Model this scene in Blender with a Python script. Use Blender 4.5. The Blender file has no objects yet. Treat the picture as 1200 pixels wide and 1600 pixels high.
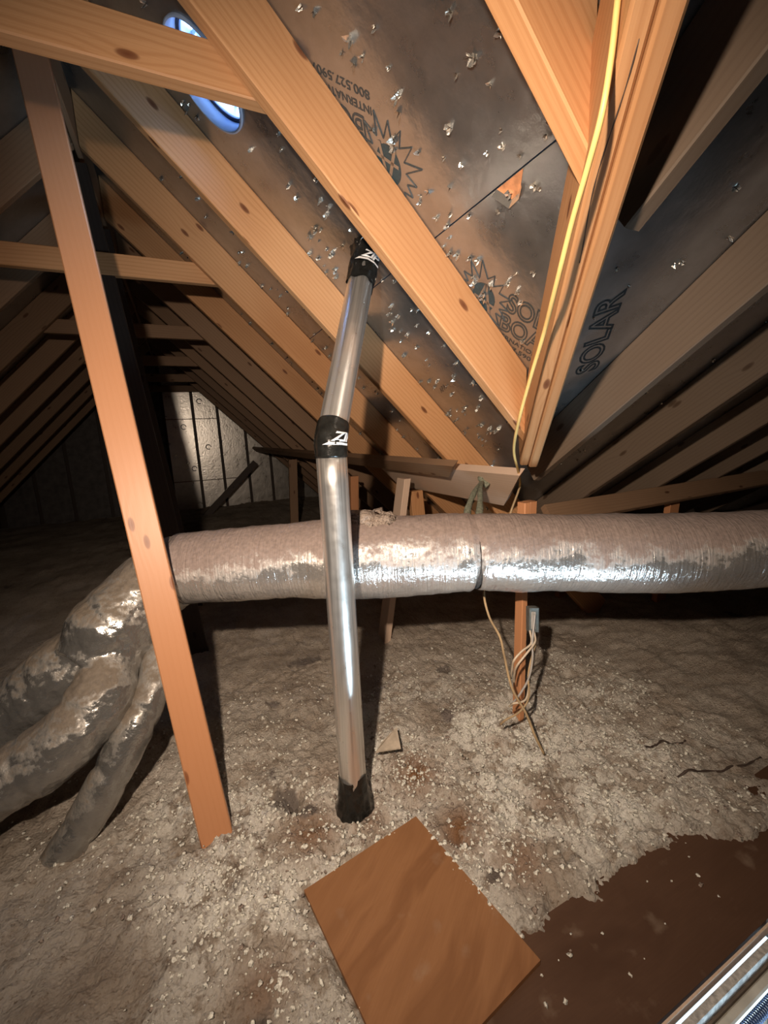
import bpy, bmesh, math, random
from mathutils import Vector, Matrix, noise
C = bpy.context.scene.collection
ZO = 1.1                                  # eye height above the attic floor; geometry below is written eye-relative
V = Vector
random.seed(7)

# ------------------------------------------------------------------ camera
cam_d = bpy.data.cameras.new('camera'); cam = bpy.data.objects.new('camera', cam_d); C.objects.link(cam)
RX = V((0.905, -0.423, -0.044)).normalized()
FW = V((0.409, 0.894, -0.183)); FW = (FW - RX * FW.dot(RX)).normalized()
UP = RX.cross(FW)
cam.matrix_world = Matrix(((RX.x, UP.x, -FW.x, 0), (RX.y, UP.y, -FW.y, 0), (RX.z, UP.z, -FW.z, ZO), (0, 0, 0, 1)))
cam_d.sensor_fit = 'HORIZONTAL'; cam_d.sensor_width = 36; cam_d.lens = 665 / 1200 * 36
cam_d.clip_start = 0.01
bpy.context.scene.camera = cam
# ------------------------------------------------------------------ light
w = bpy.data.worlds.new('world'); bpy.context.scene.world = w; w.use_nodes = True
w.node_tree.nodes['Background'].inputs[0].default_value = (0.35, 0.5, 0.9, 1)
w.node_tree.nodes['Background'].inputs[1].default_value = 0.02
def lamp(name, typ, loc, energy, col, size=0.03, target=None, sy=None, spread=None):
    d = bpy.data.lights.new(name, typ); d.energy = energy; d.color = col
    if typ == 'AREA':
        d.size = size
        if sy: d.shape = 'RECTANGLE'; d.size_y = sy
        if spread: d.spread = spread
    else: d.shadow_soft_size = size
    o = bpy.data.objects.new(name, d); C.objects.link(o)
    o.location = (loc[0], loc[1], loc[2] + ZO)
    if target is not None:
        o.rotation_euler = (V(target) - V(loc)).to_track_quat('-Z', 'Y').to_euler()
    return o
FL = (-0.18, 0.02, 0.26)
fl = lamp('work_light', 'SPOT', FL, 150, (1, 0.80, 0.62), 0.018, target=(0.45, 1.15, -0.24))
fl.data.spot_size = math.radians(122); fl.data.spot_blend = 1.0
lamp('hall_daylight', 'AREA', (0.85, -1.5, -2.75), 210, (0.62, 0.84, 1.0), 1.3, target=(0.75, 0.3, -1.1), sy=1.0)
VC = V((0.172, 1.43, 0.978)); NA = V((1, 0, 1)).normalized()      # roof vent centre, outward normal of slope A
sky = lamp('roof_daylight', 'AREA', VC + NA * 0.30, 9, (0.42, 0.66, 1.0), 0.34, target=VC)
sky.data.shape = 'DISK'
vs = bpy.context.scene.view_settings
vs.view_transform = 'Standard'; vs.look = 'None'; vs.gamma = 1; vs.exposure = 0.0; vs.use_curve_mapping = False

# ------------------------------------------------------------------ materials
def newmat(name):
    m = bpy.data.materials.new(name); m.use_nodes = True
    nt = m.node_tree; b = nt.nodes['Principled BSDF']; return m, nt, b
def N(nt, t, **kw):
    n = nt.nodes.new(t)
    for k, v in kw.items():
        if k.startswith('i_'):
            n.inputs[k[2:].replace('_', ' ')].default_value = v
        else: setattr(n, k, v)
    return n
def ramp(nt, src, stops, interp='LINEAR'):
    r = nt.nodes.new('ShaderNodeValToRGB'); r.color_ramp.interpolation = interp
    el = r.color_ramp.elements
    while len(el) < len(stops): el.new(0.5)
    for e, (p, c) in zip(el, stops): e.position = p; e.color = (*c, 1) if len(c) == 3 else c
    nt.links.new(src, r.inputs[0]); return r.outputs[0]
def mix(nt, fac, a, b, blend='MIX'):
    m = nt.nodes.new('ShaderNodeMix'); m.data_type = 'RGBA'; m.blend_type = blend
    for s, v in ((m.inputs[0], fac), (m.inputs[6], a), (m.inputs[7], b)):
        if hasattr(v, 'node'): nt.links.new(v, s)
        else: s.default_value = v if isinstance(v, (int, float)) else (*v, 1)
    return m.outputs[2]
def math_(nt, op, a, b=None):
    m = nt.nodes.new('ShaderNodeMath'); m.operation = op
    for s, v in ((m.inputs[0], a), (m.inputs[1], b)):
        if v is None: continue
        if hasattr(v, 'node'): nt.links.new(v, s)
        else: s.default_value = v
    return m.outputs[0]
def bump(nt, b, h, strength=0.3, dist=0.01):
    n = nt.nodes.new('ShaderNodeBump'); n.inputs['Strength'].default_value = strength; n.inputs['Distance'].default_value = dist
    nt.links.new(h, n.inputs['Height']); nt.links.new(n.outputs[0], b.inputs['Normal'])
def mapping(nt, src, scale):
    m = nt.nodes.new('ShaderNodeMapping'); m.inputs['Scale'].default_value = scale
    nt.links.new(src, m.inputs['Vector']); return m.outputs[0]

def wood(name, pale, mid, dark, rough=0.55, knots=True):
    m, nt, b = newmat(name)
    tc = N(nt, 'ShaderNodeTexCoord'); oi = N(nt, 'ShaderNodeObjectInfo')
    add = N(nt, 'ShaderNodeVectorMath', operation='ADD')
    cb = N(nt, 'ShaderNodeCombineXYZ')
    nt.links.new(math_(nt, 'MULTIPLY', oi.outputs['Random'], 37.0), cb.inputs[0]); nt.links.new(math_(nt, 'MULTIPLY', oi.outputs['Random'], 91.0), cb.inputs[1])
    nt.links.new(tc.outputs['UV'], add.inputs[0]); nt.links.new(cb.outputs[0], add.inputs[1])
    uv = add.outputs[0]
    # knots: sparse cells, they also push the grain aside
    vor = N(nt, 'ShaderNodeTexVoronoi', voronoi_dimensions='2D'); vor.inputs['Scale'].default_value = 1; vor.inputs['Randomness'].default_value = 1
    nt.links.new(mapping(nt, uv, (2.3, 6.0, 1)), vor.inputs['Vector'])
    kn = ramp(nt, vor.outputs['Distance'], [(0, (1, 1, 1)), (0.038, (0.8, .8, .8)), (0.055, (0, 0, 0))])
    halo = ramp(nt, vor.outputs['Distance'], [(0, (1, 1, 1)), (0.22, (0, 0, 0))])
    warp = N(nt, 'ShaderNodeTexNoise'); warp.inputs['Scale'].default_value = 1; warp.inputs['Detail'].default_value = 3
    nt.links.new(mapping(nt, uv, (0.9, 5, 1)), warp.inputs['Vector'])
    sep = N(nt, 'ShaderNodeSeparateXYZ'); nt.links.new(uv, sep.inputs[0])
    yy = math_(nt, 'ADD', math_(nt, 'MULTIPLY', sep.outputs[1], 420), math_(nt, 'MULTIPLY', warp.outputs[0], 26))
    yy = math_(nt, 'ADD', yy, math_(nt, 'MULTIPLY', halo, 7.0))
    ring = math_(nt, 'ADD', math_(nt, 'MULTIPLY', math_(nt, 'SINE', yy), 0.5), 0.5)
    fib = N(nt, 'ShaderNodeTexNoise'); fib.inputs['Scale'].default_value = 1; fib.inputs['Detail'].default_value = 5
    nt.links.new(mapping(nt, uv, (6, 420, 1)), fib.inputs['Vector'])
    col = ramp(nt, ring, [(0.0, pale), (0.5, pale), (1.0, tuple(p * .6 + q * .4 for p, q in zip(pale, mid)))])
    col = mix(nt, ramp(nt, fib.outputs[0], [(0.45, (0, 0, 0)), (0.8, (0.4, 0.4, 0.4))]), col, mid)
    big = N(nt, 'ShaderNodeTexNoise'); big.inputs['Scale'].default_value = 1; big.inputs['Detail'].default_value = 2
    nt.links.new(mapping(nt, uv, (1.5, 4, 1)), big.inputs['Vector'])
    col = mix(nt, ramp(nt, big.outputs[0], [(0.45, (0, 0, 0)), (0.75, (0.55, .55, .55))]), col, mid)
    tint = math_(nt, 'ADD', math_(nt, 'MULTIPLY', oi.outputs['Random'], 0.3), 0.82)
    tv = N(nt, 'ShaderNodeVectorMath', operation='SCALE'); nt.links.new(col, tv.inputs[0]); nt.links.new(tint, tv.inputs['Scale'])
    col = tv.outputs[0]
    if knots: col = mix(nt, kn, col, dark)
    nt.links.new(col, b.inputs['Base Color'])
    b.inputs['Roughness'].default_value = rough; b.inputs['Specular IOR Level'].default_value = 0.35
    bump(nt, b, mix(nt, 0.3, fib.outputs[0], ring), 0.22, 0.001)
    return m
M = {}
M['pine'] = wood('pine', (0.53, 0.285, 0.135), (0.37, 0.165, 0.065), (0.13, 0.04, 0.015))
M['stud'] = wood('stud_pine', (0.52, 0.245, 0.12), (0.49, 0.225, 0.105), (0.2, 0.07, 0.03), 0.42)
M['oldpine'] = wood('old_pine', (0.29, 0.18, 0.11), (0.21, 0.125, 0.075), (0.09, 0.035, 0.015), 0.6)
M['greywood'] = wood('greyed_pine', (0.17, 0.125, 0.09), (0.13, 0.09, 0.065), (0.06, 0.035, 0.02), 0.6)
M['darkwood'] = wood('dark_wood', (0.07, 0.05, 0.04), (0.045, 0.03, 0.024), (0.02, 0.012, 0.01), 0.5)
M['pinkpine'] = wood('dusty_pine', (0.70, 0.52, 0.40), (0.60, 0.43, 0.32), (0.25, 0.12, 0.07), 0.7, False)

def foil(name, base, rough, metal=0.9, scale=60, strength=0.25, dist=0.004, var=(0.75, 1.05)):
    m, nt, b = newmat(name); tc = N(nt, 'ShaderNodeTexCoord')
    n1 = N(nt, 'ShaderNodeTexNoise', i_Scale=9.0, i_Detail=6.0, i_Roughness=0.65); nt.links.new(tc.outputs['Object'], n1.inputs['Vector'])
    n2 = N(nt, 'ShaderNodeTexNoise', i_Scale=float(scale), i_Detail=3.0); nt.links.new(tc.outputs['Object'], n2.inputs['Vector'])
    c0 = tuple(x * var[0] for x in base); c1 = tuple(min(1, x * var[1]) for x in base)
    nt.links.new(ramp(nt, n1.outputs[0], [(0.3, c0), (0.7, c1)]), b.inputs['Base Color'])
    b.inputs['Metallic'].default_value = metal
    r = math_(nt, 'ADD', math_(nt, 'MULTIPLY', n1.outputs[0], 0.22), rough - 0.11); nt.links.new(r, b.inputs['Roughness'])
    bump(nt, b, mix(nt, 0.5, n1.outputs[0], n2.outputs[0]), strength, dist)
    return m
M['deckfoil'] = foil('roof_deck_foil', (0.45, 0.46, 0.47), 0.30, 0.88, 30, 0.5, 0.005)
M['chip'] = foil('torn_foil', (0.85, 0.82, 0.76), 0.22, 0.85, 90, 0.5, 0.003)
M['wallfoil'] = foil('wall_foil', (0.80, 0.77, 0.72), 0.30, 0.85, 40, 0.5, 0.006)

def simple(name, col, rough=0.5, metal=0.0, nscale=30, var=0.3, bs=0.2, bd=0.002, spec=0.5):
    m, nt, b = newmat(name); tc = N(nt, 'ShaderNodeTexCoord')
    n1 = N(nt, 'ShaderNodeTexNoise', i_Scale=float(nscale), i_Detail=5.0); nt.links.new(tc.outputs['Object'], n1.inputs['Vector'])
    nt.links.new(ramp(nt, n1.outputs[0], [(0.3, tuple(x * (1 - var) for x in col)), (0.7, tuple(min(1, x * (1 + var)) for x in col))]), b.inputs['Base Color'])
    b.inputs['Roughness'].default_value = rough; b.inputs['Metallic'].default_value = metal; b.inputs['Specular IOR Level'].default_value = spec
    bump(nt, b, n1.outputs[0], bs, bd); return m
M['dullwall'] = simple('dark_wall_panel', (0.09, 0.08, 0.078), 0.6, 0, 12, 0.4)
M['tape'] = simple('black_tape', (0.012, 0.012, 0.011), 0.22, 0, 60, 0.4, 0.6, 0.003)
M['print'] = simple('white_print', (0.75, 0.76, 0.78), 0.5, 0, 50, 0.05)
M['ink'] = simple('dark_ink', (0.05, 0.06, 0.065), 0.5, 0, 200, 0.3, 0.0)
M['inkblue'] = simple('blue_black_ink', (0.025, 0.055, 0.07), 0.45, 0, 200, 0.3, 0.0)
M['inkfaint'] = simple('faded_ink', (0.17, 0.13, 0.10), 0.6, 0, 200, 0.3, 0.0)
M['nail'] = simple('nail_steel', (0.12, 0.09, 0.07), 0.4, 0.7, 90, 0.4)
M['cable'] = simple('yellow_cable_jacket', (0.82, 0.55, 0.20), 0.45, 0, 15, 0.12)
M['dustcable'] = simple('dusty_cable_jacket', (0.42, 0.30, 0.17), 0.7, 0, 15, 0.3)
M['whitecable'] = simple('pale_cable_jacket', (0.62, 0.52, 0.40), 0.5, 0, 25, 0.2)
M['greycable'] = simple('grey_cable_jacket', (0.40, 0.38, 0.36), 0.45, 0, 25, 0.2)
M['boxsteel'] = simple('box_steel', (0.42, 0.52, 0.56), 0.35, 0.8, 40, 0.3)
M['strap'] = simple('dusty_green_strap', (0.18, 0.19, 0.14), 0.8, 0, 120, 0.45, 0.7, 0.004)
M['strapdark'] = simple('dark_strap', (0.05, 0.042, 0.038), 0.8, 0, 120, 0.45, 0.7, 0.004)
M['osb'] = simple('raw_board', (0.60, 0.27, 0.13), 0.7, 0, 45, 0.35, 0.5, 0.004)
M['hatchgrey'] = simple('weathered_jamb', (0.50, 0.49, 0.47), 0.8, 0, 90, 0.35, 0.8, 0.005)
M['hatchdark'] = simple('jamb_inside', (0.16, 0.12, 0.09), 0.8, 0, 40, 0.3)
M['rail'] = simple('ladder_rail_wood', (0.62, 0.57, 0.48), 0.6, 0, 25, 0.15)
M['spring'] = simple('spring_steel', (0.10, 0.15, 0.28), 0.3, 0.7, 40, 0.2)
M['whitepaint'] = simple('white_paint', (0.8, 0.8, 0.8), 0.6, 0, 10, 0.03)
M['paper'] = simple('grey_paper', (0.50, 0.42, 0.33), 0.8, 0, 40, 0.2)
M['ventblue'] = simple('vent_plastic', (0.45, 0.55, 0.75), 0.4, 0, 20, 0.05)  # blue cast of the daylight is put into this base colour
M['ventdark'] = simple('vent_seal', (0.02, 0.03, 0.07), 0.4, 0, 20, 0.2)

def plywood(name, c0, c1, scale=(2.2, 10, 2)):
    m, nt, b = newmat(name); tc = N(nt, 'ShaderNodeTexCoord')
    n0 = N(nt, 'ShaderNodeTexNoise', i_Scale=2.5, i_Detail=2.0); nt.links.new(tc.outputs['UV'], n0.inputs['Vector'])
    ad = N(nt, 'ShaderNodeVectorMath', operation='ADD'); sc = N(nt, 'ShaderNodeVectorMath', operation='SCALE'); sc.inputs['Scale'].default_value = 0.22
    nt.links.new(n0.outputs['Color'], sc.inputs[0]); nt.links.new(sc.outputs[0], ad.inputs[1]); nt.links.new(tc.outputs['UV'], ad.inputs[0])
    n1 = N(nt, 'ShaderNodeTexNoise', i_Scale=1.0, i_Detail=6.0); nt.links.new(mapping(nt, ad.outputs[0], scale), n1.inputs['Vector'])
    n2 = N(nt, 'ShaderNodeTexNoise', i_Scale=1.0, i_Detail=4.0); nt.links.new(mapping(nt, tc.outputs['UV'], (8, 260, 1)), n2.inputs['Vector'])
    col = ramp(nt, n1.outputs[0], [(0.3, c0), (0.52, c1), (0.6, c0), (0.72, c1)])
    col = mix(nt, ramp(nt, n2.outputs[0], [(0.4, (0, 0, 0)), (0.8, (0.4,) * 3)]), col, c0)
    d = N(nt, 'ShaderNodeTexNoise', i_Scale=14.0, i_Detail=8.0); nt.links.new(tc.outputs['UV'], d.inputs['Vector'])
    col = mix(nt, ramp(nt, d.outputs[0], [(0.62, (0, 0, 0)), (0.8, (0.35,) * 3)]), col, (0.35, 0.27, 0.2))
    nt.links.new(col, b.inputs['Base Color']); b.inputs['Roughness'].default_value = 0.6; b.inputs['Specular IOR Level'].default_value = 0.25
    bump(nt, b, n2.outputs[0], 0.2, 0.001); return m
M['ply'] = plywood('plywood_offcut', (0.21, 0.095, 0.04), (0.28, 0.135, 0.06))
M['deckply'] = plywood('deck_plywood', (0.07, 0.035, 0.02), (0.095, 0.05, 0.03), (1.5, 4, 1))

# insulation
m, nt, b = newmat('blown_insulation'); M['insul'] = m
tc = N(nt, 'ShaderNodeTexCoord')
n1 = N(nt, 'ShaderNodeTexNoise', i_Scale=3.2, i_Detail=9.0, i_Roughness=0.7); nt.links.new(tc.outputs['Object'], n1.inputs['Vector'])
n2 = N(nt, 'ShaderNodeTexNoise', i_Scale=85.0, i_Detail=8.0, i_Roughness=0.8); nt.links.new(tc.outputs['Object'], n2.inputs['Vector'])
n3 = N(nt, 'ShaderNodeTexVoronoi', i_Scale=140.0); nt.links.new(tc.outputs['Object'], n3.inputs['Vector'])
at = N(nt, 'ShaderNodeAttribute'); at.attribute_name = 'fresh'
col = ramp(nt, n1.outputs[0], [(0.32, (0.30, 0.245, 0.20)), (0.5, (0.46, 0.39, 0.32)), (0.68, (0.60, 0.53, 0.46))])
n4 = N(nt, 'ShaderNodeTexNoise', i_Scale=14.0, i_Detail=7.0, i_Roughness=0.7); nt.links.new(tc.outputs['Object'], n4.inputs['Vector'])
col = mix(nt, math_(nt, 'MULTIPLY', at.outputs['Fac'], ramp(nt, n4.outputs[0], [(0.42, (0.0,) * 3), (0.52, (1, 1, 1))])), col, (0.93, 0.90, 0.83))
col = mix(nt, ramp(nt, n2.outputs[0], [(0.36, (0.85,) * 3), (0.46, (0, 0, 0))]), col, (0.20, 0.14, 0.095))  # pit shade painted as dark colour in the hollows of the fine bump
so = N(nt, 'ShaderNodeAttribute'); so.attribute_name = 'soil'
col = mix(nt, math_(nt, 'MULTIPLY', so.outputs['Fac'], ramp(nt, n4.outputs[0], [(0.36, (0, 0, 0)), (0.50, (1, 1, 1))])), col, (0.26, 0.13, 0.06))
col = mix(nt, ramp(nt, n1.outputs[0], [(0.325, (0.9, .9, .9)), (0.36, (0, 0, 0))]), col, (0.20, 0.165, 0.15))
gm = N(nt, 'ShaderNodeAttribute'); gm.attribute_name = 'grime'
col = mix(nt, math_(nt, 'MULTIPLY', gm.outputs['Fac'], 0.85), col, (0.17, 0.145, 0.13))
nt.links.new(col, b.inputs['Base Color']); b.inputs['Roughness'].default_value = 1; b.inputs['Specular IOR Level'].default_value = 0.05
bump(nt, b, math_(nt, 'ADD', n2.outputs[0], math_(nt, 'MULTIPLY', n3.outputs['Distance'], 0.5)), 1.0, 0.009)
M['fluff'] = simple('fresh_fluff', (0.80, 0.76, 0.68), 1.0, 0, 130, 0.3, 1.0, 0.01, 0.02)
M['dustfluff'] = simple('dirty_fluff', (0.31, 0.25, 0.21), 1.0, 0, 130, 0.4, 1.0, 0.01, 0.02)

# silver duct jacket: foil with spiral ribs, grey dust lying on its upper side
def ductmat(name, dust, lo, hi, ribs=420, foilcol=(0.86, 0.83, 0.80)):
    m, nt, b = newmat(name); tc = N(nt, 'ShaderNodeTexCoord'); g = N(nt, 'ShaderNodeNewGeometry')
    sep = N(nt, 'ShaderNodeSeparateXYZ'); nt.links.new(g.outputs['Normal'], sep.inputs[0])
    n1 = N(nt, 'ShaderNodeTexNoise', i_Scale=7.0, i_Detail=9.0, i_Roughness=0.72); nt.links.new(tc.outputs['Object'], n1.inputs['Vector'])
    n2 = N(nt, 'ShaderNodeTexNoise', i_Scale=90.0, i_Detail=4.0); nt.links.new(tc.outputs['Object'], n2.inputs['Vector'])
    wr = N(nt, 'ShaderNodeTexNoise', i_Scale=1.0, i_Detail=4.0, i_Distortion=0.6); nt.links.new(mapping(nt, tc.outputs['UV'], (ribs * 0.25, 5, 1)), wr.inputs['Vector'])
    f = math_(nt, 'ADD', sep.outputs[2], math_(nt, 'MULTIPLY', math_(nt, 'SUBTRACT', n1.outputs[0], 0.5), 2.3))
    f = math_(nt, 'ADD', f, math_(nt, 'MULTIPLY', math_(nt, 'SUBTRACT', n2.outputs[0], 0.5), 0.5))
    fac = ramp(nt, f, [(lo, (0, 0, 0)), (hi, (1, 1, 1))])
    base = ramp(nt, n1.outputs[0], [(0.3, tuple(x * .7 for x in foilcol)), (0.65, foilcol)])
    dcol = ramp(nt, n2.outputs[0], [(0.3, tuple(x * .7 for x in dust)), (0.7, dust)])
    nt.links.new(mix(nt, fac, base, dcol), b.inputs['Base Color'])
    inv = math_(nt, 'SUBTRACT', 1.0, fac)
    nt.links.new(math_(nt, 'MULTIPLY', inv, 0.8), b.inputs['Metallic'])
    nt.links.new(math_(nt, 'ADD', math_(nt, 'MULTIPLY', fac, 0.6), 0.20), b.inputs['Roughness'])
    bump(nt, b, math_(nt, 'ADD', math_(nt, 'MULTIPLY', wr.outputs[0], 0.8), math_(nt, 'MULTIPLY', n2.outputs[0], 0.5)), 0.75, 0.006)
    return m
M['duct'] = ductmat('duct_jacket', (0.29, 0.225, 0.20), 0.0, 0.42)
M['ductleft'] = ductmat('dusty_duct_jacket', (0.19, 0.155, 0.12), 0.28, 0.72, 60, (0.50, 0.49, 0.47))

# galvanised vent pipe
m, nt, b = newmat('galvanised_pipe'); M['pipe'] = m
tc = N(nt, 'ShaderNodeTexCoord')
n1 = N(nt, 'ShaderNodeTexNoise', i_Scale=1.0, i_Detail=5.0); nt.links.new(mapping(nt, tc.outputs['UV'], (1.5, 75, 1)), n1.inputs['Vector'])
n2 = N(nt, 'ShaderNodeTexNoise', i_Scale=35.0, i_Detail=7.0); nt.links.new(tc.outputs['UV'], n2.inputs['Vector'])
nt.links.new(ramp(nt, n1.outputs[0], [(0.36, (0.52, 0.50, 0.48)), (0.5, (0.80, 0.78, 0.75)), (0.62, (0.93, 0.91, 0.88))]), b.inputs['Base Color'])
b.inputs['Metallic'].default_value = 0.86
nt.links.new(math_(nt, 'ADD', math_(nt, 'MULTIPLY', n2.outputs[0], 0.25), 0.19), b.inputs['Roughness'])
bump(nt, b, mix(nt, 0.6, n2.outputs[0], n1.outputs[0]), 0.12, 0.001)

# ------------------------------------------------------------------ object helpers
def link(name, verts, faces, mat, parent=None, uvs=None, smooth=False, origin=None, mats=None, midx=None):
    me = bpy.data.meshes.new(name)
    vv = [V((v[0], v[1], v[2] + ZO)) for v in verts]
    xs = [v.x for v in vv]; ys = [v.y for v in vv]; zs = [v.z for v in vv]
    org = V(((min(xs) + max(xs)) / 2, (min(ys) + max(ys)) / 2, min(zs))) if origin is None else V((origin[0], origin[1], origin[2] + ZO))
    me.from_pydata([v - org for v in vv], [], faces)
    me.materials.append(mat)
    if mats:
        for x in mats: me.materials.append(x)
        for p, i in zip(me.polygons, midx): p.material_index = i
    if uvs:
        ul = me.uv_layers.new(name='UVMap')
        for p in me.polygons:
            for k, li in enumerate(p.loop_indices): ul.data[li].uv = uvs[p.index][k]
    if smooth:
        for p in me.polygons: p.use_smooth = True
    me.update()
    o = bpy.data.objects.new(name, me); C.objects.link(o)
    o.location = org
    if parent is not None:
        o.parent = parent; o.location = org - V(parent['_w'])
    o['_w'] = tuple(org)
    return o
def empty(name, loc):
    o = bpy.data.objects.new(name, None); C.objects.link(o); o.empty_display_size = 0.05
    o.location = (loc[0], loc[1], loc[2] + ZO); o['_w'] = tuple(o.location); return o
def tag(o, label=None, cat=None, group=None, kind=None):
    if label: o['label'] = label
    if cat: o['category'] = cat
    if group: o['group'] = group
    if kind: o['kind'] = kind
    return o
def board_geo(p0, p1, wv, tv, ch=0.003, cut0=None, cut1=None):
    """beam with chamfered edges; wv, tv are the half width / half thickness vectors"""
    p0, p1, wv, tv = V(p0), V(p1), V(wv), V(tv)
    a = (p1 - p0).normalized(); W = wv.length; T = tv.length; wu = wv / W; tu = tv / T
    prof = [(-W + ch, -T), (W - ch, -T), (W, -T + ch), (W, T - ch), (W - ch, T), (-W + ch, T), (-W, T - ch), (-W, -T + ch)]
    vs_ = []
    for P, cut in ((p0, cut0), (p1, cut1)):
        for (x, y) in prof:
            q = P + wu * x + tu * y
            if cut: n, d = V(cut[0]), cut[1]; q = q + a * ((d - n.dot(q)) / n.dot(a))
            vs_.append(q)
    faces = []; uvs = []
    per = 0
    for i in range(8):
        j = (i + 1) % 8
        L = ((prof[j][0] - prof[i][0]) ** 2 + (prof[j][1] - prof[i][1]) ** 2) ** .5
        faces.append((i, j, 8 + j, 8 + i))
        uvs.append([((vs_[k] - p0).dot(a), v) for k, v in ((i, per), (j, per + L), (8 + j, per + L), (8 + i, per))])
        per += L
    if a.dot(wu.cross(tu)) < 0:
        faces = [tuple(reversed(f)) for f in faces]; uvs = [list(reversed(u)) for u in uvs]
        e0, e1 = tuple(range(8)), tuple(reversed(range(8, 16)))
    else: e0, e1 = tuple(reversed(range(8))), tuple(range(8, 16))
    for e in (e0, e1):
        faces.append(e); uvs.append([(prof[k % 8][1] * .5 + .3, prof[k % 8][0]) for k in e])
    return vs_, faces, uvs
def board(name, p0, p1, wv, tv, mat, label=None, cat='beam', group=None, parent=None, **kw):
    v, f, u = board_geo(p0, p1, wv, tv, **kw)
    o = link(name, v, f, mat, parent, u)
    if label: tag(o, label, cat, group)
    return o
def catmull(pts, n):
    pts = [V(p) for p in pts]; P = [pts[0] * 2 - pts[1]] + pts + [pts[-1] * 2 - pts[-2]]; out = []
    for i in range(1, len(P) - 2):
        for k in range(n):
            t = k / n; a, b_, c, d = P[i - 1:i + 3]
            out.append(0.5 * ((2 * b_) + (c - a) * t + (2 * a - 5 * b_ + 4 * c - d) * t * t + (3 * b_ - a - 3 * c + d) * t ** 3))
    out.append(pts[-1]); return out
def interp(vals, n):
    out = []
    for i in range(len(vals) - 1):
        for k in range(n):
            t = k / n; t = t * t * (3 - 2 * t); out.append(vals[i] * (1 - t) + vals[i + 1] * t)
    out.append(vals[-1]); return out
def tube_geo(pts, rad, seg=16, disp=None, flat=None, cap=True):
    """sweep; rad list or float; disp(i,s,ang,point)->extra radius; flat=(axis vector, factor)"""
    n = len(pts); rad = [rad] * n if isinstance(rad, (int, float)) else rad
    T = [((pts[min(i + 1, n - 1)] - pts[max(i - 1, 0)])).normalized() for i in range(n)]
    ref = V((0, 0, 1)) if abs(T[0].z) < 0.9 else V((0, 1, 0))
    nv = (ref - T[0] * ref.dot(T[0])).normalized()
    vs_, fs, us = [], [], []; s = 0; S = []
    for i in range(n):
        if i: s += (pts[i] - pts[i - 1]).length
        S.append(s)
        nv = (nv - T[i] * nv.dot(T[i])).normalized(); bv = T[i].cross(nv)
        for k in range(seg):
            a = 2 * math.pi * k / seg; d = nv * math.cos(a) + bv * math.sin(a)
            r = rad[i]
            if disp: r += disp(i, s, a, pts[i] + d * r)
            q = d * r
            if flat: ax = V(flat[0]); q = q - ax * q.dot(ax) * (1 - flat[1])
            vs_.append(pts[i] + q)
    for i in range(n - 1):
        for k in range(seg):
            k2 = (k + 1) % seg
            fs.append((i * seg + k, i * seg + k2, (i + 1) * seg + k2, (i + 1) * seg + k))
            c = 2 * math.pi * rad[0]
            us.append([(S[i], k / seg * c), (S[i], (k + 1) / seg * c), (S[i + 1], (k + 1) / seg * c), (S[i + 1], k / seg * c)])
    if cap:
        fs.append(tuple(reversed(range(seg)))); us.append([(0, 0)] * seg)
        fs.append(tuple(range((n - 1) * seg, n * seg))); us.append([(0, 0)] * seg)
    return vs_, fs, us
def tube(name, pts, rad, mat, parent=None, seg=16, smooth=True, **kw):
    v, f, u = tube_geo(pts, rad, seg, **kw)
    return link(name, v, f, mat, parent, u, smooth)
def join_geo(parts):
    V_, F_, U_ = [], [], []
    for v, f, u in parts:
        o = len(V_); V_ += list(v); F_ += [tuple(i + o for i in x) for x in f]; U_ += u
    return V_, F_, U_
def slab(name, pts, thick, mat, parent=None, uvf=None):
    """flat polygon extruded by the vector thick"""
    pts = [V(p) for p in pts]; n = len(pts); t = V(thick)
    nn = (pts[1] - pts[0]).cross(pts[2] - pts[0])
    vs_ = pts + [p + t for p in pts]
    top, bot = tuple(range(n)), tuple(reversed(range(n, 2 * n)))
    if nn.dot(t) > 0: top, bot = tuple(reversed(top)), tuple(reversed(bot)); side = [(i, (i + 1) % n, n + (i + 1) % n, n + i) for i in range(n)]
    else: side = [((i + 1) % n, i, n + i, n + (i + 1) % n) for i in range(n)]
    fs = [top, bot] + side
    uvf = uvf or (lambda p: (p.x, p.y))
    return link(name, vs_, fs, mat, parent, [[uvf(vs_[i]) for i in f] for f in fs])
S2 = 2 ** .5
def A(u, v, n=0.0, s=1.15):     # point on slope A: u along the ridge, v down the slope, n towards the room
    return V((s / 2 + v / S2, u, s / 2 - v / S2)) - NA * n
DB = V((0, 1, -0.717)).normalized(); NB = V((0, 0.717, 1)).normalized(); CB = 0.89
def Bp(x, y, n=0.0): return V((x, y, CB - 0.717 * y)) - NB * n
SX = 1.15; SC = 1.645           # sheathing planes: x+z=1.15 (A), z-x=1.645 (left slope)
RIDX = (SX - SC) / 2; RIDZ = SX - RIDX
YG = 7.3
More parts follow.
